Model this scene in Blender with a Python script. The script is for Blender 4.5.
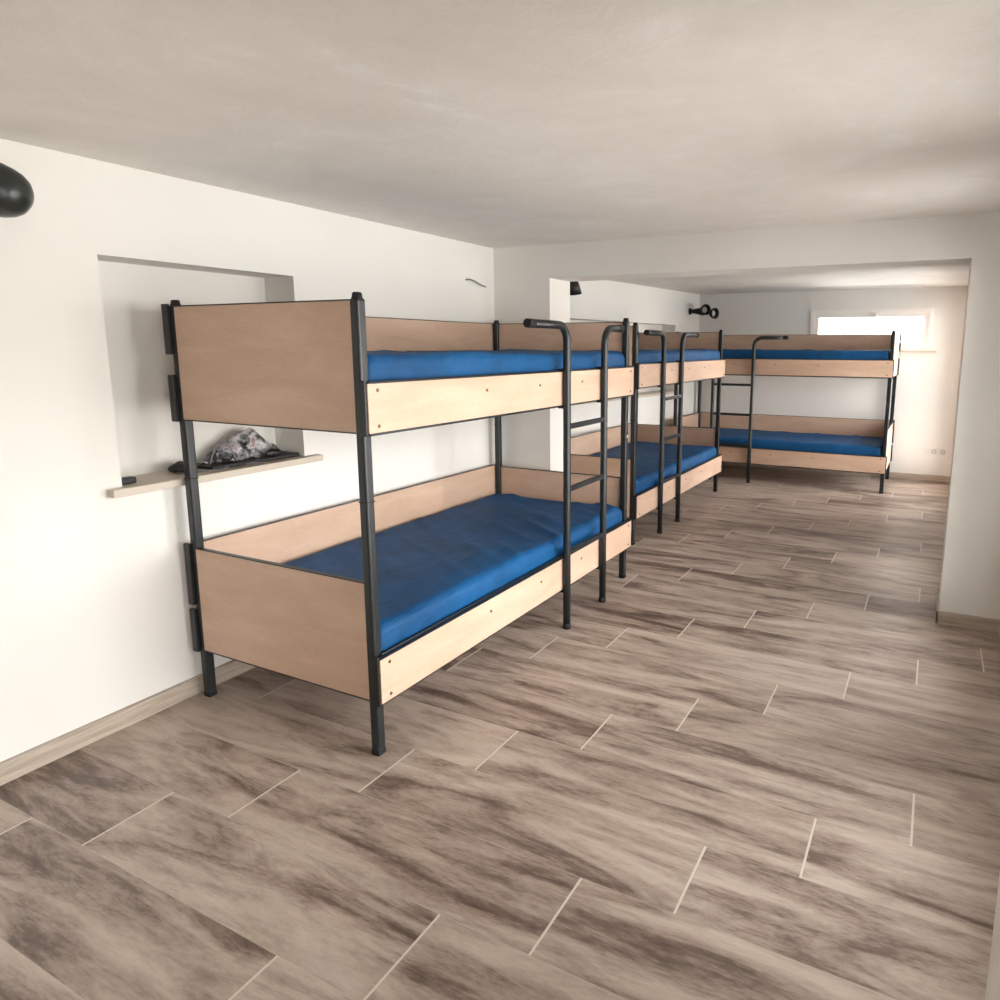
import bpy, bmesh, math, random
from mathutils import Vector, Matrix, noise
random.seed(7)
for o in list(bpy.data.objects): bpy.data.objects.remove(o)
scn = bpy.context.scene
COL = scn.collection
PI = math.pi

# ------------------------------------------------------------------ camera
cd = bpy.data.cameras.new('camera'); cam = bpy.data.objects.new('camera', cd); COL.objects.link(cam)
cd.sensor_fit = 'HORIZONTAL'; cd.sensor_width = 36.0; cd.lens = 36.0*0.69833
cd.shift_x = -0.0778; cd.shift_y = -0.0350
cd.clip_start = 0.05; cd.clip_end = 100
YAW, PIT, ROL = 0.4720, -0.1673, 0.0034
fwd = Vector((-math.sin(YAW)*math.cos(PIT), math.cos(YAW)*math.cos(PIT), math.sin(PIT)))
rt = Vector((math.cos(YAW), math.sin(YAW), 0)); up = rt.cross(fwd)
r2 = rt*math.cos(ROL)+up*math.sin(ROL); u2 = up*math.cos(ROL)-rt*math.sin(ROL)
m = Matrix((r2, u2, -fwd)).transposed().to_4x4(); m.translation = Vector((2.766, -1.782, 1.488))
cam.matrix_world = m
scn.camera = cam

# ------------------------------------------------------------------ daylight
SKY = 8.0
w = bpy.data.worlds.new('overcast_sky'); scn.world = w; w.use_nodes = True
nt = w.node_tree; nt.nodes.clear()
wo = nt.nodes.new('ShaderNodeOutputWorld'); bg = nt.nodes.new('ShaderNodeBackground')
tc = nt.nodes.new('ShaderNodeTexCoord'); sx = nt.nodes.new('ShaderNodeSeparateXYZ'); cr = nt.nodes.new('ShaderNodeValToRGB')
mr = nt.nodes.new('ShaderNodeMapRange'); mr.inputs[1].default_value = -1; mr.inputs[2].default_value = 1
nt.links.new(tc.outputs['Generated'], sx.inputs[0]); nt.links.new(sx.outputs[2], mr.inputs[0]); nt.links.new(mr.outputs[0], cr.inputs[0])
e = cr.color_ramp.elements
e[0].position = 0.0; e[0].color = (.62, .605, .58, 1)
e[1].position = 1.0; e[1].color = (.90, .95, 1, 1)
a = cr.color_ramp.elements.new(.485); a.color = (.68, .665, .635, 1)
a = cr.color_ramp.elements.new(.515); a.color = (1, .985, .955, 1)
nt.links.new(cr.outputs[0], bg.inputs[0]); bg.inputs[1].default_value = SKY
nt.links.new(bg.outputs[0], wo.inputs[0])

def portal(loc, rot, sx_, sy_):
    l = bpy.data.lights.new('window_portal', 'AREA'); l.shape = 'RECTANGLE'; l.size = sx_; l.size_y = sy_
    l.cycles.is_portal = True
    o = bpy.data.objects.new('window_portal', l); COL.objects.link(o); o.location = loc; o.rotation_euler = rot
# (emits along local -Z) right wall: towards -x
NEAR_WIN = [(-2.3, -1.5, .12, 2.0), (-.50, .85, .12, 2.0), (1.15, 2.2, .12, 2.0)]      # y0,y1,z0,z1 in the near right wall
FAR_WIN = [(2.9, 3.6, .05, 2.05), (4.9, 6.88, .05, 2.05)]
XR, XR2 = 3.165, 2.995
for y0, y1, z0, z1 in NEAR_WIN: portal((XR+.16, (y0+y1)/2, (z0+z1)/2), (0, PI/2, 0), z1-z0, y1-y0)
for y0, y1, z0, z1 in FAR_WIN: portal((XR2+.16, (y0+y1)/2, (z0+z1)/2), (0, PI/2, 0), z1-z0, y1-y0)
portal((2.03, 7.10, 1.69), (-PI/2, 0, 0), 1.25, .40)

scn.view_settings.view_transform = 'Standard'; scn.view_settings.look = 'None'
scn.view_settings.exposure = 0.97; scn.view_settings.gamma = 1.0; scn.view_settings.use_curve_mapping = False

# ------------------------------------------------------------------ materials
def lin(c):
    return tuple(((v/255)/12.92 if v/255 <= .04045 else ((v/255+.055)/1.055)**2.4) for v in c)+(1,)
class N:
    def __init__(s, name):
        s.m = bpy.data.materials.new(name); s.m.use_nodes = True; s.t = s.m.node_tree; s.b = s.t.nodes['Principled BSDF']
    def n(s, typ, **k):
        x = s.t.nodes.new(typ)
        for a_, v in k.items(): setattr(x, a_, v)
        return x
    def l(s, a_, b_): s.t.links.new(a_, b_)
    def math(s, op, a_, b_=None, c_=None):
        x = s.n('ShaderNodeMath', operation=op)
        for i, v in enumerate((a_, b_, c_)):
            if v is None: continue
            if hasattr(v, 'links'): s.l(v, x.inputs[i])
            else: x.inputs[i].default_value = v
        return x.outputs[0]
    def comb(s, x_, y_, z_=0):
        c = s.n('ShaderNodeCombineXYZ')
        for i, v in enumerate((x_, y_, z_)):
            if hasattr(v, 'links'): s.l(v, c.inputs[i])
            else: c.inputs[i].default_value = v
        return c.outputs[0]
    def noise(s, vec, scale, detail=4, rough=.55, dist=0):
        x = s.n('ShaderNodeTexNoise'); s.l(vec, x.inputs['Vector']); x.inputs['Scale'].default_value = scale
        x.inputs['Detail'].default_value = detail; x.inputs['Roughness'].default_value = rough; x.inputs['Distortion'].default_value = dist
        return x.outputs[0]
    def ramp(s, fac, stops):
        x = s.n('ShaderNodeValToRGB'); s.l(fac, x.inputs[0]); el = x.color_ramp.elements
        el[0].position, el[0].color = stops[0]; el[1].position, el[1].color = stops[-1]
        for p_, c_ in stops[1:-1]: q = el.new(p_); q.color = c_
        return x.outputs[0]
    def mix(s, fac, a_, b_, blend='MIX'):
        x = s.n('ShaderNodeMix', data_type='RGBA', blend_type=blend)
        for i, v in ((0, fac), (6, a_), (7, b_)):
            if hasattr(v, 'links'): s.l(v, x.inputs[i])
            else: x.inputs[i].default_value = v
        return x.outputs[2]
    def bump(s, h, strength, dist=.01):
        x = s.n('ShaderNodeBump'); x.inputs['Strength'].default_value = strength; x.inputs['Distance'].default_value = dist
        s.l(h, x.inputs['Height']); s.l(x.outputs[0], s.b.inputs['Normal'])
    def obj(s): return s.n('ShaderNodeTexCoord').outputs['Object']
    def base(s, c, rough=.5, metal=0, spec=.5):
        if hasattr(c, 'links'): s.l(c, s.b.inputs['Base Color'])
        else: s.b.inputs['Base Color'].default_value = c
        s.b.inputs['Roughness'].default_value = rough; s.b.inputs['Metallic'].default_value = metal
        s.b.inputs['Specular IOR Level'].default_value = spec

def plain(name, c, rough=.5, metal=0, spec=.5, nb=0, scale=60):
    g = N(name); v = g.obj(); f = g.noise(v, scale, 3)
    c0 = lin(c); c1 = tuple(x*.9 for x in c0[:3])+(1,)
    g.base(g.mix(f, c0, c1), rough, metal, spec)
    if nb: g.bump(f, nb, .003)
    return g.m

def wall_mat():
    g = N('white_wall_paint'); v = g.obj()
    f = g.noise(v, 1.2, 5); f2 = g.noise(v, 45, 4)
    g.base(g.ramp(f, [(.3, lin((229, 226, 220))), (.7, lin((235, 233, 228)))]), .75, 0, .25)
    g.bump(f2, .12, .004); return g.m
def ceil_mat():
    g = N('ceiling_plaster'); v = g.obj()
    f = g.noise(v, 1.3, 8, .62, 1.2); f2 = g.noise(v, 7, 6, .6, .6); f3 = g.noise(v, 60, 3)
    h = g.math('ADD', g.math('MULTIPLY', f, .7), g.math('MULTIPLY', f2, .3))
    c = g.ramp(h, [(.38, lin((223, 218, 210))), (.52, lin((229, 224, 217))), (.60, lin((232, 228, 221))), (.68, lin((241, 238, 232)))])
    g.base(c, .62, 0, .35); g.bump(g.math('ADD', f2, g.math('MULTIPLY', f3, .3)), .25, .01); return g.m
def wood_figure(g, X, Y, seed, k=1.0):
    """streaks along X (metres); X,Y sockets"""
    big = g.noise(g.comb(g.math('MULTIPLY', X, 1.2*k), g.math('MULTIPLY', Y, 6.5*k), seed), 1, 8, .64, .9)
    mid = g.noise(g.comb(g.math('MULTIPLY', X, 6*k), g.math('MULTIPLY', Y, 30*k), g.math('ADD', seed, 3.1)), 1, 5, .6, .5)
    fine = g.noise(g.comb(g.math('MULTIPLY', X, 38*k), g.math('MULTIPLY', Y, 150*k), g.math('ADD', seed, 7.7)), 1, 3, .6, .2)
    return big, mid, fine
def floor_mat():
    g = N('wood_look_floor_tiles'); v = g.obj(); s = g.n('ShaderNodeSeparateXYZ'); g.l(v, s.inputs[0]); X, Y = s.outputs[0], s.outputs[1]
    W_, L_ = .2867, 1.122
    ry = g.math('DIVIDE', g.math('ADD', Y, .207), W_); row = g.math('FLOOR', ry); fy = g.math('FRACT', ry)
    rx = g.math('DIVIDE', g.math('SUBTRACT', X, g.math('MULTIPLY_ADD', row, .2765, 1.978+.2765)), L_)
    idx = g.math('FLOOR', rx); fx = g.math('FRACT', rx)
    wn = g.n('ShaderNodeTexWhiteNoise', noise_dimensions='2D'); g.l(g.comb(row, idx), wn.inputs['Vector']); rnd = wn.outputs['Value']
    wn2 = g.n('ShaderNodeTexWhiteNoise', noise_dimensions='2D'); g.l(g.comb(g.math('ADD', row, 41.3), idx), wn2.inputs['Vector']); rnd2 = wn2.outputs['Value']
    X2 = g.math('ADD', X, g.math('MULTIPLY', rnd, 17)); Y2 = g.math('ADD', Y, g.math('MULTIPLY', rnd2, 9))
    seed = g.math('MULTIPLY', rnd, 31)
    big, mid, fine = wood_figure(g, X2, Y2, seed)
    h = g.math('ADD', g.math('ADD', g.math('MULTIPLY', big, .70), g.math('MULTIPLY', mid, .22)), g.math('MULTIPLY', fine, .13))
    h = g.math('ADD', h, g.math('MULTIPLY', g.math('SUBTRACT', rnd2, .5), .07))
    c = g.ramp(h, [(.34, lin((78, 62, 54))), (.42, lin((112, 95, 85))), (.49, lin((154, 137, 125))), (.57, lin((180, 164, 151))), (.70, lin((200, 186, 173)))])
    # knots
    vo = g.n('ShaderNodeTexVoronoi', feature='F1'); vo.inputs['Scale'].default_value = 1
    g.l(g.comb(g.math('MULTIPLY', X2, 2.2), g.math('MULTIPLY', Y2, 5.5), seed), vo.inputs['Vector'])
    kn = g.ramp(vo.outputs['Distance'], [(.03, (1, 1, 1, 1)), (.14, (0, 0, 0, 1))])
    kn = g.math('MULTIPLY', kn, .5)
    c = g.mix(kn, c, lin((76, 60, 52)))
    # tone per tile
    tone = g.ramp(rnd, [(0, (.86, .84, .82, 1)), (1, (1.0, 1.0, 1.0, 1))])
    c = g.mix(1.0, c, tone, 'MULTIPLY')
    ex = g.math('MULTIPLY', g.math('MINIMUM', fx, g.math('SUBTRACT', 1, fx)), L_)
    ey = g.math('MULTIPLY', g.math('MINIMUM', fy, g.math('SUBTRACT', 1, fy)), W_)
    mx = g.math('LESS_THAN', ex, .0034); my = g.math('LESS_THAN', ey, .0013)
    c = g.mix(g.math('MULTIPLY', my, .45), c, lin((188, 175, 161)))
    c = g.mix(mx, c, lin((205, 196, 183)))
    groove = g.math('SUBTRACT', 1, g.math('MAXIMUM', mx, my))
    g.base(c, .34, 0, .45)
    g.l(g.ramp(fine, [(.3, (.30,)*3+(1,)), (.7, (.44,)*3+(1,))]), g.b.inputs['Roughness'])
    g.bump(g.math('ADD', groove, g.math('MULTIPLY', fine, .25)), .35, .0015)
    return g.m
def skirt_mat():
    g = N('wood_look_baseboard_tile'); v = g.obj(); s = g.n('ShaderNodeSeparateXYZ'); g.l(v, s.inputs[0])
    A = g.math('ADD', s.outputs[0], s.outputs[1])
    f = g.noise(g.comb(g.math('MULTIPLY', A, 3), g.math('MULTIPLY', s.outputs[2], 60)), 1, 5, .6, .5)
    g.base(g.ramp(f, [(.35, lin((158, 143, 128))), (.65, lin((196, 183, 168)))]), .4); return g.m
def beech_mat():
    g = N('beech_laminate'); v = g.obj(); s = g.n('ShaderNodeSeparateXYZ'); g.l(v, s.inputs[0])
    A = g.math('ADD', s.outputs[0], s.outputs[1])
    big = g.noise(g.comb(g.math('MULTIPLY', A, 2.0), g.math('MULTIPLY', s.outputs[2], 9)), 1, 4, .55, .6)
    fine = g.noise(g.comb(g.math('MULTIPLY', A, 26), g.math('MULTIPLY', s.outputs[2], 330)), 1, 4, .6, .2)
    h = g.math('ADD', g.math('MULTIPLY', big, .6), g.math('MULTIPLY', fine, .4))
    g.base(g.ramp(h, [(.34, lin((190, 158, 135))), (.5, lin((201, 170, 147))), (.66, lin((211, 182, 160)))]), .42, 0, .4)
    return g.m
def cloth_mat():
    g = N('blue_vinyl_mattress_cover'); v = g.obj()
    f = g.noise(v, 3, 5, .6, .8); f2 = g.noise(v, 700, 2)
    mp = g.n('ShaderNodeMapping'); mp.inputs['Scale'].default_value = (4, 14, 10); mp.inputs['Rotation'].default_value = (0, 0, .5); g.l(v, mp.inputs[0])
    f3 = g.noise(mp.outputs[0], 1, 4, .55, 1.0)
    g.base(g.ramp(f, [(.35, lin((9, 63, 106))), (.65, lin((15, 80, 130)))]), .6, 0, .25)
    g.b.inputs['Sheen Weight'].default_value = .0
    g.bump(g.math('ADD', f3, g.math('MULTIPLY', f2, .03)), .55, .014); return g.m
def metal_mat():
    g = N('anthracite_powder_coat'); v = g.obj(); f = g.noise(v, 400, 2)
    g.base(lin((27, 31, 33)), .36, .0, .5); g.bump(f, .06, .001); return g.m
def glass_mat():
    g = N('window_glass'); t = g.n('ShaderNodeBsdfTransparent'); gl = g.n('ShaderNodeBsdfGlossy'); gl.inputs['Roughness'].default_value = .02
    fr = g.n('ShaderNodeFresnel'); fr.inputs[0].default_value = 1.45; mx = g.n('ShaderNodeMixShader')
    g.l(fr.outputs[0], mx.inputs[0]); g.l(t.outputs[0], mx.inputs[1]); g.l(gl.outputs[0], mx.inputs[2])
    g.l(mx.outputs[0], g.t.nodes['Material Output'].inputs[0]); return g.m
def plastic_bag_mat():
    g = N('clear_plastic_film'); v = g.obj(); f = g.noise(v, 10, 5, .6, .8); f2 = g.noise(v, 22, 4, .6, 1.5)
    g.base(g.ramp(f, [(.38, lin((36, 36, 38))), (.48, lin((128, 128, 130))), (.56, lin((205, 203, 203))), (.66, lin((150, 95, 105)))]), .12, 0, .8)
    t = g.n('ShaderNodeBsdfTransparent'); t.inputs[0].default_value = (.93, .94, .95, 1); mx = g.n('ShaderNodeMixShader'); mx.inputs[0].default_value = .85
    g.bump(f2, .7, .01)
    g.l(t.outputs[0], mx.inputs[1]); g.l(g.b.outputs[0], mx.inputs[2]); g.l(mx.outputs[0], g.t.nodes['Material Output'].inputs[0]); return g.m
M = dict(wall=wall_mat(), greige=plain('greige_bounce_cut_paint', (140, 132, 122), .8), ceil=ceil_mat(), floor=floor_mat(), skirt=skirt_mat(), beech=beech_mat(), cloth=cloth_mat(), metal=metal_mat(),
         glass=glass_mat(), bag=plastic_bag_mat(),
         edge=plain('black_edge_strip', (30, 31, 32), .4), sill=plain('beige_stone_sill', (206, 194, 178), .4, nb=.1),
         pvc=plain('white_window_frame', (250, 244, 238), .35), brass=plain('bronze_bolt', (120, 98, 72), .35, .8),
         black=plain('black_plastic', (14, 14, 15), .45), shade=plain('dark_lamp_enamel', (40, 44, 42), .32), rubber=plain('black_rubber', (18, 19, 20), .7),
         white=plain('white_plastic', (236, 233, 227), .35), bulb=plain('unlit_white_bulb', (235, 235, 228), .25),
         wine=plain('wine_red_cloth', (110, 55, 66), .8, nb=.3), grey=plain('grey_cable_sheath', (120, 120, 122), .5),
         tag=plain('white_paper_sticker', (235, 235, 232), .6), ground=plain('outdoor_paving', (150, 148, 140), .8))

# ------------------------------------------------------------------ mesh helpers
def add_box(bm, x0, x1, y0, y1, z0, z1, bev=0, seg=2):
    vs = [bm.verts.new(p) for p in ((x0,y0,z0),(x1,y0,z0),(x1,y1,z0),(x0,y1,z0),(x0,y0,z1),(x1,y0,z1),(x1,y1,z1),(x0,y1,z1))]
    fs = [bm.faces.new([vs[i] for i in f]) for f in ((0,3,2,1),(4,5,6,7),(0,1,5,4),(1,2,6,5),(2,3,7,6),(3,0,4,7))]
    if bev:
        es = list({e_ for f in fs for e_ in f.edges})
        bmesh.ops.bevel(bm, geom=es, offset=bev, segments=seg, profile=.5, affect='EDGES')
def add_tube(bm, pts, r, n=14, caps=True, r_end=None):
    pts = [Vector(p) for p in pts]; rings = []; side = None
    for i, p in enumerate(pts):
        t = (pts[min(i+1, len(pts)-1)]-pts[max(i-1, 0)]).normalized()
        if side is None:
            side = t.orthogonal().normalized()
        side = (side-t*side.dot(t)).normalized(); b = t.cross(side)
        rr = r if r_end is None else r+(r_end-r)*i/(len(pts)-1)
        rings.append([bm.verts.new(p+(side*math.cos(2*PI*k/n)+b*math.sin(2*PI*k/n))*rr) for k in range(n)])
    for a_, b_ in zip(rings, rings[1:]):
        for k in range(n): bm.faces.new((a_[k], a_[(k+1) % n], b_[(k+1) % n], b_[k])).smooth = True
    if caps: bm.faces.new(rings[0][::-1]); bm.faces.new(rings[-1])
def add_lathe(bm, prof, loc=(0,0,0), axis=(0,0,1), n=32, smooth=True):
    ax = Vector(axis).normalized(); s_ = ax.orthogonal().normalized(); t_ = ax.cross(s_); loc = Vector(loc); rings = []
    for r, h in prof:
        if r < 1e-6: rings.append([bm.verts.new(loc+ax*h)])
        else: rings.append([bm.verts.new(loc+ax*h+(s_*math.cos(2*PI*k/n)+t_*math.sin(2*PI*k/n))*r) for k in range(n)])
    for a_, b_ in zip(rings, rings[1:]):
        for k in range(n):
            q = [a_[k % len(a_)], a_[(k+1) % len(a_)], b_[(k+1) % len(b_)], b_[k % len(b_)]]
            u_ = []
            for v in q:
                if v not in u_: u_.append(v)
            if len(u_) > 2:
                try: bm.faces.new(u_).smooth = smooth
                except ValueError: pass
def obj(name, bm, mat, parent=None, smooth_angle=None):
    bmesh.ops.recalc_face_normals(bm, faces=bm.faces[:])
    me = bpy.data.meshes.new(name); bm.to_mesh(me); bm.free(); me.materials.append(mat)
    o = bpy.data.objects.new(name, me); COL.objects.link(o)
    if parent: o.parent = parent
    return o
def boxobj(name, b, mat, parent=None, bev=0, **k):
    bm = bmesh.new()
    for q in (b if isinstance(b[0], (tuple, list)) else [b]): add_box(bm, *q, bev=bev, **k)
    return obj(name, bm, mat, parent)
def thing(name, label, cat, loc=(0,0,0), rz=0, group=None):
    o = bpy.data.objects.new(name, None); COL.objects.link(o); o.location = loc; o.rotation_euler = (0, 0, rz)
    o.empty_display_size = .1
    o['label'] = label; o['category'] = cat
    if group: o['group'] = group
    return o
def tag(o, label, cat, group=None):
    o['label'] = label; o['category'] = cat
    if group: o['group'] = group
    return o
def struct(o, label=None):
    o['kind'] = 'structure'
    if label: o['label'] = label
    return o

# ------------------------------------------------------------------ room
HC, HC2, YP, TP, YB = 2.149, 2.148, 2.357, .288, 6.963
bm = bmesh.new(); add_box(bm, -.85, 3.95, -3.2, 7.2, -.1, 0)
struct(obj('floor', bm, M['floor']), 'floor of grey-brown wood-look tiles with pale grout lines')
struct(boxobj('ceiling', (-.3, XR+.2, -3.2, YP+.01, HC, HC+.15), M['ceil']), 'mottled grey-white plaster ceiling above the nearest bunk')
struct(boxobj('ceiling', (-.85, XR2+.2, YP+TP-.01, YB+.2, HC2, HC2+.15), M['ceil']), 'plaster ceiling beyond the dividing wall')
# left wall of the near room, with its niche
ny0, ny1, nz0, nz1, ND = -.228, .652, .938, 1.816, .20
struct(boxobj('wall_left', [(-.35, 0, -3.2, ny0, 0, HC), (-.35, 0, ny1, YP, 0, HC), (-.35, 0, ny0, ny1, 0, nz0-.02), (-.35, 0, ny0, ny1, nz1, HC), (-.35, -ND, ny0, ny1, nz0-.02, nz1)], M['wall']),
       'white left wall with a recessed niche behind the nearest bunk')
struct(boxobj('trim_1', [(-ND, .0, ny0, ny1, nz0-.02, nz0+.012), (0, .045, ny0-.058, ny1+.078, nz0-.018, nz0+.012)], M['sill'], bev=.002), 'beige stone sill of the niche in the left wall')
# left wall beyond the partition (runs slightly askew)
def far_left(y): return -.485+.505*(y-2.645)/(YB-2.645)
def slant_box(bm, y0, y1, t0, t1, z0, z1):
    vs = []
    for z in (z0, z1):
        for y, t in ((y0, t0), (y1, t0), (y1, t1), (y0, t1)): vs.append(bm.verts.new((far_left(y)+t, y, z)))
    for f in ((0,3,2,1),(4,5,6,7),(0,1,5,4),(1,2,6,5),(2,3,7,6),(3,0,4,7)): bm.faces.new([vs[i] for i in f])
bm = bmesh.new(); a0, a1, b0, b1 = 3.1, 6.30, .95, 1.752
for q in ((2.60, a0, -.3, 0, 0, HC2), (a1, YB+.1, -.3, 0, 0, HC2), (a0, a1, -.3, 0, 0, b0), (a0, a1, -.3, 0, b1, HC2), (a0, a1, -.3, -.17, b0, b1)): slant_box(bm, *q)
struct(obj('wall_far_left', bm, M['wall']), 'white left wall of the far room with a long recessed niche')
bm = bmesh.new(); slant_box(bm, a0, a1, -.17, .03, b0-.01, b0+.02)
struct(obj('trim_2', bm, M['sill']), 'stone sill of the niche behind the middle bunk')
bm = bmesh.new(); slant_box(bm, 2.65, YB-.02, 0, .018, 0, .074); struct(obj('baseboard_far_left', bm, M['skirt']))
struct(boxobj('baseboard_left', (0, .0226, -3.0, YP, 0, .074), M['skirt'], bev=.002), 'wood-look tile baseboard along the left wall')
# dividing wall: stub, beam and pier
XS, XP, HB = .440, 2.875, 1.936
struct(boxobj('wall_partition', [(-.85, XS, YP, YP+TP, 0, HC+.02), (XS, XP, YP, YP+TP, HB, HC+.02), (XP, XR+.2, YP, YP+TP, 0, HC+.02)], M['wall']),
       'white dividing wall with a wide opening, its beam and right pier')
struct(boxobj('baseboard_partition', [(.0226, XS+.012, YP-.012, YP, 0, .074), (XP-.012, XR, YP-.012, YP, 0, .074), (XP-.012, XP, YP-.012, YP+TP+.012, 0, .074), (XS, XS+.012, YP-.012, YP+TP, 0, .074)], M['skirt'], bev=.0015),
       'wood-look tile baseboard around the dividing wall')
# walls with window openings
def wall_y(name, x0, x1, ya, yb, z1, wins, label):
    bs = []; y = ya
    for (p0, p1, q0, q1) in wins:
        bs.append((x0, x1, y, p0, 0, z1))
        bs.append((x0, x1, p0, p1, 0, q0)); bs.append((x0, x1, p0, p1, q1, z1)); y = p1
    bs.append((x0, x1, y, yb, 0, z1))
    return struct(boxobj(name, bs, M['wall']), label)
wall_y('wall_right', XR, XR+.2, -3.2, YP+.01, HC, NEAR_WIN, 'white right wall with tall windows')
wall_y('wall_far_right', XR2, XR2+.2, YP+TP-.01, YB+.2, HC2, FAR_WIN, 'white right wall of the far room with glazed doors')
struct(boxobj('wall_behind', (-.3, XR+.2, -3.2, -3.0, 0, HC), M['greige']), 'unseen wall behind the viewpoint, toned greige to cut bounce light')  # out of view; darkened so less light bounces onto the end panels
wx0, wx1, wz0, wz1 = 1.385, 2.675, 1.462, 1.922
struct(boxobj('wall_back', [(-.85, wx0, YB, YB+.2, 0, HC2), (wx1, XR2+.2, YB, YB+.2, 0, HC2), (wx0, wx1, YB, YB+.2, 0, wz0), (wx0, wx1, YB, YB+.2, wz1, HC2)], M['wall']),
       'white back wall with a small high window')
struct(boxobj('baseboard_back', (.0, XR2, YB-.015, YB, 0, .074), M['skirt'], bev=.0015), 'wood-look tile baseboard along the back wall')
# projecting wall edge at the right, close to the viewpoint
struct(boxobj('wall_return', (2.914, XR, -1.2, -.614, 0, HC), M['wall'], bev=.004), 'plain white wall edge at the right of the viewpoint')

n_win = [0]
def window(axis, pos, a_, b_, c_, d_, depth=.06, sash=.05, mull=0, label=None):
    """frame around an opening; axis 'x': pane plane x=pos spans y a..b ; axis 'y': pane plane y=pos spans x a..b"""
    n_win[0] += 1
    t = bpy.data.objects.new('window_%d' % n_win[0], None); COL.objects.link(t); struct(t, label)
    t.location = (pos, (a_+b_)/2, c_) if axis == 'x' else ((a_+b_)/2, pos, c_)
    off = Vector(t.location)
    def put(name, rects, mat, th, bev=.004):
        bm = bmesh.new()
        if len(rects) == 2:
            (p0, p1, q0, q1), (P0, P1, Q0, Q1) = rects; lo = []
            for dd in (-th/2, th/2):
                for ring in (((p0,q0),(p1,q0),(p1,q1),(p0,q1)), ((P0,Q0),(P1,Q0),(P1,Q1),(P0,Q1))):
                    lo.append([bm.verts.new((pos+dd-off.x, a2-off.y, c2-off.z) if axis == 'x' else (a2-off.x, pos+dd-off.y, c2-off.z)) for a2, c2 in ring])
            for A_, B_ in ((lo[0], lo[1]), (lo[2], lo[3]), (lo[0], lo[2]), (lo[1], lo[3])):
                for k in range(4): bm.faces.new((A_[k], A_[(k+1)%4], B_[(k+1)%4], B_[k]))
        else:
          for (p0, p1, q0, q1) in rects:
            if axis == 'x': add_box(bm, pos-th/2-off.x, pos+th/2-off.x, p0-off.y, p1-off.y, q0-off.z, q1-off.z, bev=bev)
            else: add_box(bm, p0-off.x, p1-off.x, pos-th/2-off.y, pos+th/2-off.y, q0-off.z, q1-off.z, bev=bev)
        o = obj(name, bm, mat, t); return o
    f = .045
    put('window_frame', [(a_, b_, c_, d_), (a_+f, b_-f, c_+f, d_-f)], M['pvc'], depth)
    i0, i1, j0, j1 = a_+f, b_-f, c_+f, d_-f
    put('window_sash', [(i0, i1, j0, j1), (i0+sash, i1-sash, j0+sash, j1-sash)], M['pvc'], depth*.75)
    if mull: mm = (i0+i1)/2; put('mullion', [(mm-.04, mm+.04, j0+sash, j1-sash)], M['pvc'], depth*.7)
    g_ = put('window_pane', [(i0+sash-.003, i1-sash+.003, j0+sash-.003, j1-sash+.003)], M['glass'], .006, 0)
    return t
wb = window('y', YB+.018, wx0, wx1, wz0, wz1, .07, .045, label='small high white window glowing with daylight in the back wall')
bm = bmesh.new(); add_box(bm, .05, .16, -.052, -.04, .438-.0, .462, bev=.003); add_box(bm, .095, .115, -.062, -.035, .40, .45, bev=.003)
hh = obj('window_handle', bm, M['pvc'], wb); hh.location = (-.04, 0, -.03)
struct(boxobj('trim_3', (wx0-.04, wx1+.06, YB-.05, YB+.0, wz0-.018, wz0), M['sill'], bev=.002), 'thin beige sill under the back window')
for q in NEAR_WIN: window('x', XR+.1, q[0], q[1], q[2], q[3], .07, .05, label='tall white framed window in the right wall')
for q in FAR_WIN: window('x', XR2+.1, q[0], q[1], q[2], q[3], .07, .05, 1, label='white framed glazed door in the far room')

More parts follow.
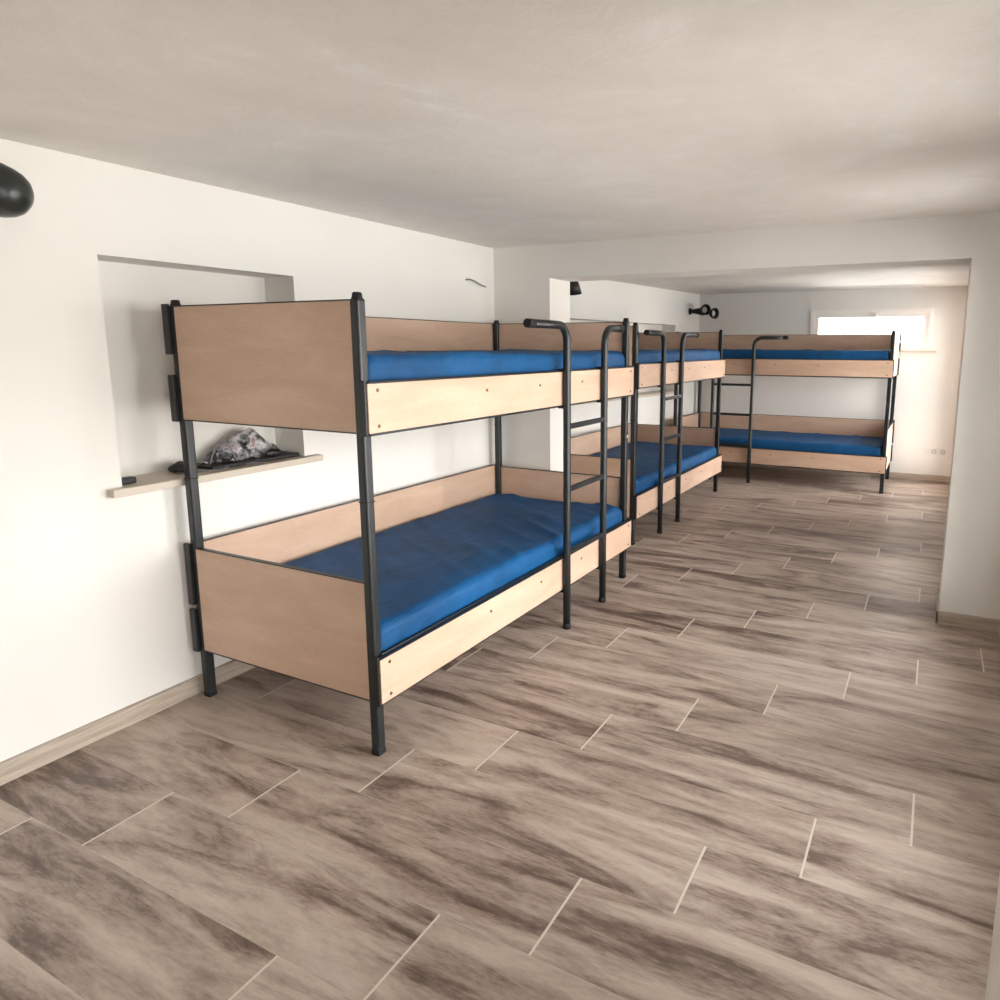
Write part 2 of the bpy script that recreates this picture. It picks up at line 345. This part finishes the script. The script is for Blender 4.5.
# ------------------------------------------------------------------ bunk beds
# bed space: X along the length (post centre to post centre), Y from front posts (0) to back posts (Wd), front faces -Y
LEN, PH = 2.26, .0195
Z_RT, Z_RB, Z_PT, Z_PB = 1.368, 1.193, 1.642, 1.193
Z_LRT, Z_LRB, Z_LPT, Z_LPB = .389, .213, .664, .213
def make_bunk(label, loc, rz, Wd, ladder_u, handles):
    t = thing('bunk_bed', label, 'bunk bed', loc, rz, None)
    # posts, each with cap, joint seam and bracket strips
    for (u, v) in ((0, 0), (LEN, 0), (0, Wd), (LEN, Wd)):
        s_ = 1 if v > 0 else -1; vc = v-s_*.0035; q = PH
        po = boxobj('post', (u-q, u+q, vc-q, vc+q, .012, 1.645), M['metal'], t, bev=.008, seg=3)
        boxobj('joint_ring', (u-q-.0008, u+q+.0008, vc-q-.0008, vc+q+.0008, .952, .957), M['rubber'], po, bev=.002)
        s_ = 1 if v > 0 else -1; e_ = -1 if u == 0 else 1
        zs = ((.207, .395), (1.187, 1.374)) if s_ < 0 else ((.207, .395), (.415, .681), (1.187, 1.374), (1.454, 1.649))
        for z0, z1 in zs:      # dark bracket plate wrapping the end of each side board
            xa, xb = sorted((u+e_*.0195, u+e_*.031) if s_ < 0 else (u+e_*.0185, u+e_*.033)); ya, yb = sorted((v+s_*.008, v+s_*(.040 if s_ < 0 else .039)))
            boxobj('bracket', (xa, xb, ya, yb, z0, z1), M['edge'], po, bev=.002)
        bm = bmesh.new(); add_lathe(bm, [(0, 1.665), (.012, 1.665), (.016, 1.661), (.017, 1.65), (.019, 1.648), (.019, 1.643), (0, 1.643)], (u, vc, 0), n=20)
        obj('post_cap', bm, M['rubber'], po)
        bm = bmesh.new(); add_box(bm, u-q-.0006, u+q+.0006, vc-q-.0006, vc+q+.0006, 0, .025, bev=.006)
        obj('foot_cap', bm, M['rubber'], po)
    # end panels
    for u0, s_ in ((0, -1), (LEN, 1)):
        for z0, z1 in ((Z_PB, Z_PT), (Z_LPB, Z_LPT)):
            x0, x1 = sorted((u0+s_*.002, u0+s_*.019))
            p = boxobj('end_panel', (x0, x1, PH-.001, Wd-PH+.001, z0+.005, z1-.005), M['beech'], t)
            for za in (z1-.004, z0): boxobj('edge_strip', (x0-.001, x1+.001, PH-.001, Wd-PH+.001, za, za+.004), M['edge'], p)
    # front rails and back boards, outside of the posts
    def board(name, y0, y1, z0, z1):
        p = boxobj(name, (-.022, LEN+.022, y0, y1, z0+.003, z1-.003), M['beech'], t, bev=.0015)
        for za in (z1-.004, z0): boxobj('edge_strip', (-.022, LEN+.022, y0-.0005, y1+.0005, za, za+.004), M['edge'], p)
        return p
    for z0, z1 in ((Z_RB, Z_RT), (Z_LRB, Z_LRT)):
        p = board('side_rail', -.045, -.025, z0, z1)
        board('side_rail', Wd+.020, Wd+.037, z0, z1)
        zm = (z0+z1)/2+.027
        for u, z in ((.025, z1-.026), (.025, z0+.026), (LEN-.028, z1-.026), (LEN-.028, z0+.026), (.675, zm), (1.12, zm), (1.567, zm)):
            bm = bmesh.new(); add_lathe(bm, [(0, .0035), (.0028, .0018), (.0045, .0035), (.0062, .0022), (.007, -.001)], (u, -.045, z), (0, -1, 0), n=14)
            obj('bolt', bm, M['brass'], p)
    board('guard_board', Wd+.020, Wd+.037, 1.46, 1.643)
    board('guard_board', Wd+.020, Wd+.037, .42, .675)
    # mattress decks with dark steel frame
    for z in (Z_RT, Z_LRT):
        for ya in (-.0245, Wd+.012): boxobj("frame_bar", (.01, LEN-.01, ya, ya+.0105, z-.035, z+.004), M['metal'], t, bev=.002)
        boxobj('deck', (.02, LEN-.02, .01, Wd-.01, z-.03, z-.02), M['beech'], t)
        boxobj('frame_channel', (.0, LEN, -.028, -.018, z-.183, z-.174), M['metal'], t)
    # ladder
    lt = None
    yl, r = -.066, .0200
    bm = bmesh.new()
    u0, u1 = ladder_u
    lad = thing_part('ladder', t)
    for u, s_, ln_ in ((u0, -1, handles[0]), (u1, 1, handles[1])):
        bm = bmesh.new(); R_ = .085; zt = 1.594
        pts = [(u, yl, .012)]+[(u, yl, z) for z in (.4, .8, 1.2, zt-R_)]
        pts += [(u+s_*R_*(1-math.cos(a_)), yl, zt-R_+R_*math.sin(a_)) for a_ in [PI/2*k/9 for k in range(1, 10)]]
        pts += [(u+s_*(ln_-.05), yl, zt)]
        add_tube(bm, pts, r, 16)
        rl = obj('ladder_rail', bm, M['metal'], lad)
        bm = bmesh.new(); add_tube(bm, [(u+s_*(ln_-.055), yl, zt), (u+s_*ln_, yl, zt)], r+.0008, 16)
        obj('grip_cap', bm, M['rubber'], lad)
        bm = bmesh.new(); add_tube(bm, [(u, yl, 0), (u, yl, .03)], r+.0006, 16); obj('foot_cap', bm, M['rubber'], lad)
        for z in (Z_RB-.014, Z_RT+.0, Z_LRB-.014): boxobj('hook', (u-.012, u+.012, yl, -.02, z, z+.012), M['metal'], lad, bev=.002)
    for z in (.415, .758, 1.085):
        boxobj('rung', (u0, u1, yl-.013, yl+.013, z-.013, z+.013), M['metal'], lad, bev=.005)
    return t
def thing_part(name, parent):
    o = bpy.data.objects.new(name, None); COL.objects.link(o); o.parent = parent; o.empty_display_size = .1; return o

def mattress(label, loc, rz, Wd, z, seed, group):
    """slightly crumpled thin mattress; bed space, top near z+.10"""
    L0, L1, W0, W1 = .032, LEN-.032, .000, Wd-.001
    nx, ny = 96, 40
    Z0, TH = -.014, .108
    bm = bmesh.new(); top = []; rnd_ = .022
    def inset(i, n, d):           # border bending over the edge
        return
    off = Vector((seed*11.3, seed*5.1, 0))
    rows = []
    for i in range(nx+1):
        row = []
        for j in range(ny+1):
            a_, b_ = i/nx, j/ny
            x = L0+(L1-L0)*a_; y = W0+(W1-W0)*b_
            ex = min(x-L0, L1-x); ey = min(y-W0, W1-y)
            zz = Z0+TH
            for e_ in (ex, ey):
                if e_ < rnd_: zz -= (rnd_-math.sqrt(max(rnd_**2-(rnd_-e_)**2, 0)))*.8
            h = noise.noise(Vector((x*1.6, y*2.2, seed)))*.008
            d = x*.55+y*.85        # diagonal pull wrinkles
            e2 = x*-.85+y*.55
            wr = noise.noise(Vector((d*2.2, e2*13, seed+4)))
            h += max(0, wr)*.030*max(0, noise.noise(Vector((x*1.1, y*1.4, seed+9)))+.35)
            # sag in the middle, raised seam near the rim
            h -= .010*math.sin(PI*a_)*math.sin(PI*b_)
            row.append(bm.verts.new((x, y, zz+h)))
        rows.append(row)
    for i in range(nx):
        for j in range(ny): bm.faces.new((rows[i][j], rows[i+1][j], rows[i+1][j+1], rows[i][j+1])).smooth = True
    ring = [rows[i][0] for i in range(nx)]+[rows[nx][j] for j in range(ny)]+[rows[i][ny] for i in range(nx, 0, -1)]+[rows[0][j] for j in range(ny, 0, -1)]
    prev = ring; c = Vector(((L0+L1)/2, (W0+W1)/2, 0))
    for k, (fz, bulge) in enumerate(((.8, .004), (.6, .006), (.4, .006), (.2, .004), (0, 0))):
        cur = []
        for v0 in ring:
            x, y = v0.co.x, v0.co.y
            d = Vector((0, 0))
            if abs(x-L0) < 1e-4: d.x = -1
            if abs(x-L1) < 1e-4: d.x = 1
            if abs(y-W0) < 1e-4: d.y = -1
            if abs(y-W1) < 1e-4: d.y = 1
            n_ = noise.noise(Vector((x*6+y*6, fz*3, seed+2)))*.004
            dd = bulge*.6+n_
            cur.append(bm.verts.new((x+d.x*dd, y+d.y*dd, Z0+(v0.co.z-Z0)*fz)))
        for q in range(len(ring)):
            q2 = (q+1) % len(ring)
            bm.faces.new((prev[q], cur[q], cur[q2], prev[q2])).smooth = True
        prev = cur
    bm.faces.new(prev)
    o = obj('mattress', bm, M['cloth']); o.location = Vector(loc)+Vector((0, 0, z)); o.rotation_euler = (0, 0, rz)
    return tag(o, label, 'mattress', group)

B1 = ((1.036, 0, 0), PI/2, .959); B2 = ((.792, 3.003, 0), PI/2, .92); B3 = ((.083, 5.969, 0), 0, .925)
near_bed = make_bunk('nearest pale wood and dark metal bunk bed, in front of the dividing wall', *B1, (1.355, 1.803), (.385, .235))
make_bunk('middle bunk bed with pale wood boards, just beyond the dividing wall', *B2, (.42, .855), (.38, .40))
make_bunk('farthest bunk bed, standing crosswise below the back window', *B3, (.455, .895), (.36, .36))
st = boxobj('sticker', (LEN-.007, LEN+.007, -.0195, -.0155, 0.924, 0.940), M['tag'], near_bed)
st['label'] = 'small white sticker on the post'
for B, nm, sd in ((B1, 'nearest bunk bed', 1.3), (B2, 'middle bunk bed', 2.7), (B3, 'farthest bunk bed below the back window', 4.1)):
    mattress('blue mattress on the upper deck of the '+nm, B[0], B[1], B[2], Z_RT, sd, 'blue bunk mattresses')
    mattress('blue mattress on the lower deck of the '+nm, B[0], B[1], B[2], Z_LRT, sd+.6, 'blue bunk mattresses')

# ------------------------------------------------------------------ wall lamps
def lamp_shade_prof(R, D, th=.003):
    out = [(R*.16, 0), (R*.30, D*.04), (R*.62, D*.22), (R*.86, D*.52), (R*.97, D*.80), (R, D)]
    return [(0, 0)]+out+[(r_-th, h_) for r_, h_ in out[::-1]]+[(0, th)]
def spot_head(parent, pivot, direction, R, D):
    d = Vector(direction).normalized()
    bm = bmesh.new(); add_lathe(bm, lamp_shade_prof(R, D), pivot, d, n=36)
    add_lathe(bm, [(0, -.03), (R*.18, -.03), (R*.22, -.02), (R*.22, .002), (0, .002)], pivot, d, n=20)
    s_ = obj('lamp_shade', bm, M['shade'], parent)
    bm = bmesh.new(); add_lathe(bm, [(0, D*.86), (R*.30, D*.82), (R*.46, D*.66), (R*.44, D*.48), (R*.22, D*.2), (R*.2, .01)], pivot, d, n=24)
    obj('bulb', bm, M['shade'], s_)
# big dome lamp at the left edge, its bell turned towards the wall
t = thing('wall_lamp', 'dark grey dome wall lamp on the left wall, cut off by the photo edge', 'lamp', (0, -0.675, 1.95))
bm = bmesh.new(); add_lathe(bm, [(0, .02), (.045, .02), (.05, .015), (.05, 0), (0, 0)], (0, 0, .02), (1, 0, 0), n=28); obj('wall_plate', bm, M['shade'], t)
apex = Vector((.20, 0.1522, -0.0129)); ax = Vector((-.72, -.60, .26)).normalized(); tip = apex+ax*.115
bm = bmesh.new(); p0 = [(0, 0), (.016, .001), (.036, .007), (.054, .019), (.067, .036), (.076, .060), (.082, .088), (.085, .115)]
add_lathe(bm, p0+[(r_-.003, h_) for r_, h_ in p0[:1:-1]]+[(0, .004)], apex, ax, n=40); sh = obj('lamp_shade', bm, M['shade'], t)
bm = bmesh.new(); add_lathe(bm, [(0, .10), (.018, .096), (.028, .08), (.024, .055), (.014, .03), (.013, .01)], apex, ax, n=24); obj('bulb', bm, M['bulb'], sh)
e1 = tip+Vector((0, -.06, -.06)); e1 = apex+ax*.10+ax.cross(Vector((0, 0, 1))).normalized()*-.0+Vector((0, -.035, .055))
bm = bmesh.new(); add_tube(bm, [(.015, 0, .02), (.05, 0, .06), (.09, .01, .085), tuple(e1)], .008, 12); obj('lamp_arm', bm, M['shade'], t)

# twin spot lamp near the far corner
t = thing('wall_spotlight', 'small black twin-head spotlight on the wall above the farthest bunk corner', 'lamp', (far_left(6.68), 6.68, 1.925))
bm = bmesh.new(); add_lathe(bm, [(0, .02), (.035, .02), (.04, .012), (.04, 0), (0, 0)], (0, 0, 0), (1, 0, 0), n=24); obj('wall_plate', bm, M['black'], t)
bm = bmesh.new(); add_tube(bm, [(.01, 0, 0), (.10, -.01, 0), (.18, -.02, -.005)], .020, 14, r_end=.050); add_tube(bm, [(.17, -.02, -.005), (.27, -.04, -.03)], .016, 12)
obj('lamp_arm', bm, M['black'], t)
def small_head(pivot, d):
    d = Vector(d).normalized()
    bm = bmesh.new(); add_lathe(bm, lamp_shade_prof(.066, .085, .012), pivot, d, n=28); s_ = obj('lamp_shade', bm, M['black'], t)
    bm = bmesh.new(); add_lathe(bm, [(0, .066), (.020, .064), (.036, .052), (.03, .03), (.01, .01)], pivot, d, n=20); obj('bulb', bm, M['bulb'], s_)
small_head((.17, -.02, .01), (.75, -.75, .05)); small_head((.27, -.04, -.03), (.9, -.45, -.02))
# black box spotlight just past the jamb
t = thing('wall_spotlight', 'small black box-shaped spotlight just past the left jamb of the opening', 'lamp', (far_left(3.930), 3.930, 2.010))
boxobj('wall_plate', (0, .02, -.04, .04, -.05, .05), M['black'], t, bev=.003)
bm = bmesh.new(); add_tube(bm, [(.01, 0, 0), (.10, 0, 0)], .012, 12); obj('lamp_arm', bm, M['black'], t)
bm = bmesh.new(); add_lathe(bm, [(0, .0), (.050, .0), (.056, .008), (.078, .105), (.074, .105), (.052, .012), (0, .010)], (.125, 0, .052), (.10, -.05, -1), n=28)
obj('lamp_shade', bm, M['black'], t)
# bare wire stub near the corner
bm = bmesh.new(); add_tube(bm, [(0, 2.03, 1.915), (.02, 2.05, 1.918), (.035, 2.09, 1.908), (.04, 2.13, 1.893), (.045, 2.17, 1.883), (.04, 2.20, 1.882)], .005, 8)
tag(obj('wire_stub', bm, M['grey']), 'short grey bare cable end sticking out of the left wall near the corner', 'cable')

# switch at the left edge, sockets on the back wall
t = thing('light_switch', 'white light switch on the left wall at the photo edge', 'switch', (0, -.65, 1.105))
boxobj('switch_plate', (0, .008, -.045, .045, -.04, .04), M['white'], t, bev=.003)
boxobj('rocker', (.006, .012, -.028, .028, -.028, .028), M['white'], t, bev=.002)
for k, (x, lb) in enumerate(((2.725, 'left white wall socket low on the back wall'), (2.80, 'middle white wall socket low on the back wall'), (2.89, 'right white wall socket low on the back wall'))):
    t = thing('wall_socket', lb, 'socket', (x, YB, .343), 0, 'sockets low on the back wall')
    boxobj('socket_plate', (-.036, .036, -.009, 0, -.036, .036), M['white'], t, bev=.003)
    bm = bmesh.new(); add_lathe(bm, [(.022, 0), (.022, .004), (.017, .004), (.017, -.004), (0, -.004)], (0, -.009, 0), (0, -1, 0), n=24)
    obj('socket_insert', bm, M['grey'] if k != 0 else M['white'], t)

# sticker on the middle bed is part of its post area
# ------------------------------------------------------------------ things on the niche sill
SZ = nz0+.012
def crumple(bm_verts, amp, sc, seed):
    for v in bm_verts:
        n1 = noise.noise_vector(v.co*sc+Vector((seed, 0, 0))); n2 = noise.noise_vector(v.co*sc*2.7+Vector((0, seed, 0)))
        v.co += n1*amp+n2*amp*.45
# black charger
t = tag(boxobj('phone_charger', (-.075, -.035, -.215, -.150, SZ, SZ+.025), M['black'], bev=.005), 'small black charger block at the left end of the niche sill', 'charger')
# flat black tray / folder
bm = bmesh.new(); add_box(bm, -.17, -.02, .17, .642, SZ, SZ+.018, bev=.004)
tag(obj('folder', bm, M['black']), 'flat black folder lying under the plastic bag on the niche sill', 'folder')
# dark cloth lump
bm = bmesh.new(); bmesh.ops.create_icosphere(bm, subdivisions=4, radius=1)
for v in bm.verts: v.co = Vector((v.co.x*.05, v.co.y*.055, v.co.z*.026 if v.co.z > 0 else v.co.z*.012))+Vector((-.10, .085, SZ+.018))
crumple(bm.verts, .008, 22, 3)
for v in bm.verts: v.co.z = max(v.co.z, SZ)
for f in bm.faces: f.smooth = True
tag(obj('glove', bm, M['rubber']), 'crumpled black glove on the niche sill left of the bag', 'glove')
# plastic bag mound
BZ = SZ+.018
bm = bmesh.new(); bmesh.ops.create_icosphere(bm, subdivisions=6, radius=1)
def prof(u):   # height along y, u in 0..1
    pts = [(0, .0), (.12, .035), (.22, .075), (.34, .085), (.48, .125), (.62, .130), (.74, .085), (.88, .04), (1, .0)]
    for (a_, h0), (b_, h1) in zip(pts, pts[1:]):
        if a_ <= u <= b_: return h0+(h1-h0)*(u-a_)/(b_-a_)
    return 0
for v in bm.verts:
    c = v.co.copy(); y = .40+c.y*.215; u_ = (c.y+1)/2
    rr = math.sqrt(max(0, 1-c.y*c.y)); zz = c.z/max(rr, .05)
    v.co = Vector((-.122+c.x*.05, y, BZ+max(0, zz)*prof(u_)))
crumple(bm.verts, .014, 24, 8)
for v in bm.verts:
    v.co.z = max(v.co.z, BZ+.001); v.co.x = min(max(v.co.x, -.19), -.062)
    if v.co.y > .645: v.co.y = .645
bagt = obj('plastic_bag', bm, M['bag']); tag(bagt, 'crumpled clear plastic bag with dark things inside on the niche sill', 'bag')
def lump(name, c, s, mat, sd, parent):
    bm = bmesh.new(); bmesh.ops.create_icosphere(bm, subdivisions=4, radius=1)
    for v in bm.verts: v.co = Vector((c[0]+v.co.x*s[0], c[1]+v.co.y*s[1], c[2]+v.co.z*s[2]))
    crumple(bm.verts, .006, 30, sd)
    for v in bm.verts: v.co.z = max(v.co.z, BZ+.001)
    for f in bm.faces: f.smooth = True
    return obj(name, bm, mat, parent)
tag(lump('cable_coil', (-.034, .50, BZ+.016), (.020, .045, .020), M['black'], 6, None), 'black bundled cable lying in front of the plastic bag', 'cable')
bm = bmesh.new()
add_tube(bm, [(-.03+.0*k, .165+.13*k/14, SZ+.006+.115*math.sin(PI*min(k/14*.92+.04, 1))**.8) for k in range(15)], .0035, 8)
tag(obj('cable', bm, M['grey']), 'thin grey cable arching up beside the plastic bag', 'cable')
bm = bmesh.new()
pts = [(-.02-.012*math.sin(k*.9), .03+.03*k, SZ+.004+.002*math.cos(k*1.7)) for k in range(14)]
add_tube(bm, pts, .003, 8); tag(obj('cord', bm, M['grey']), 'thin wavy cord along the front of the niche sill', 'cord')
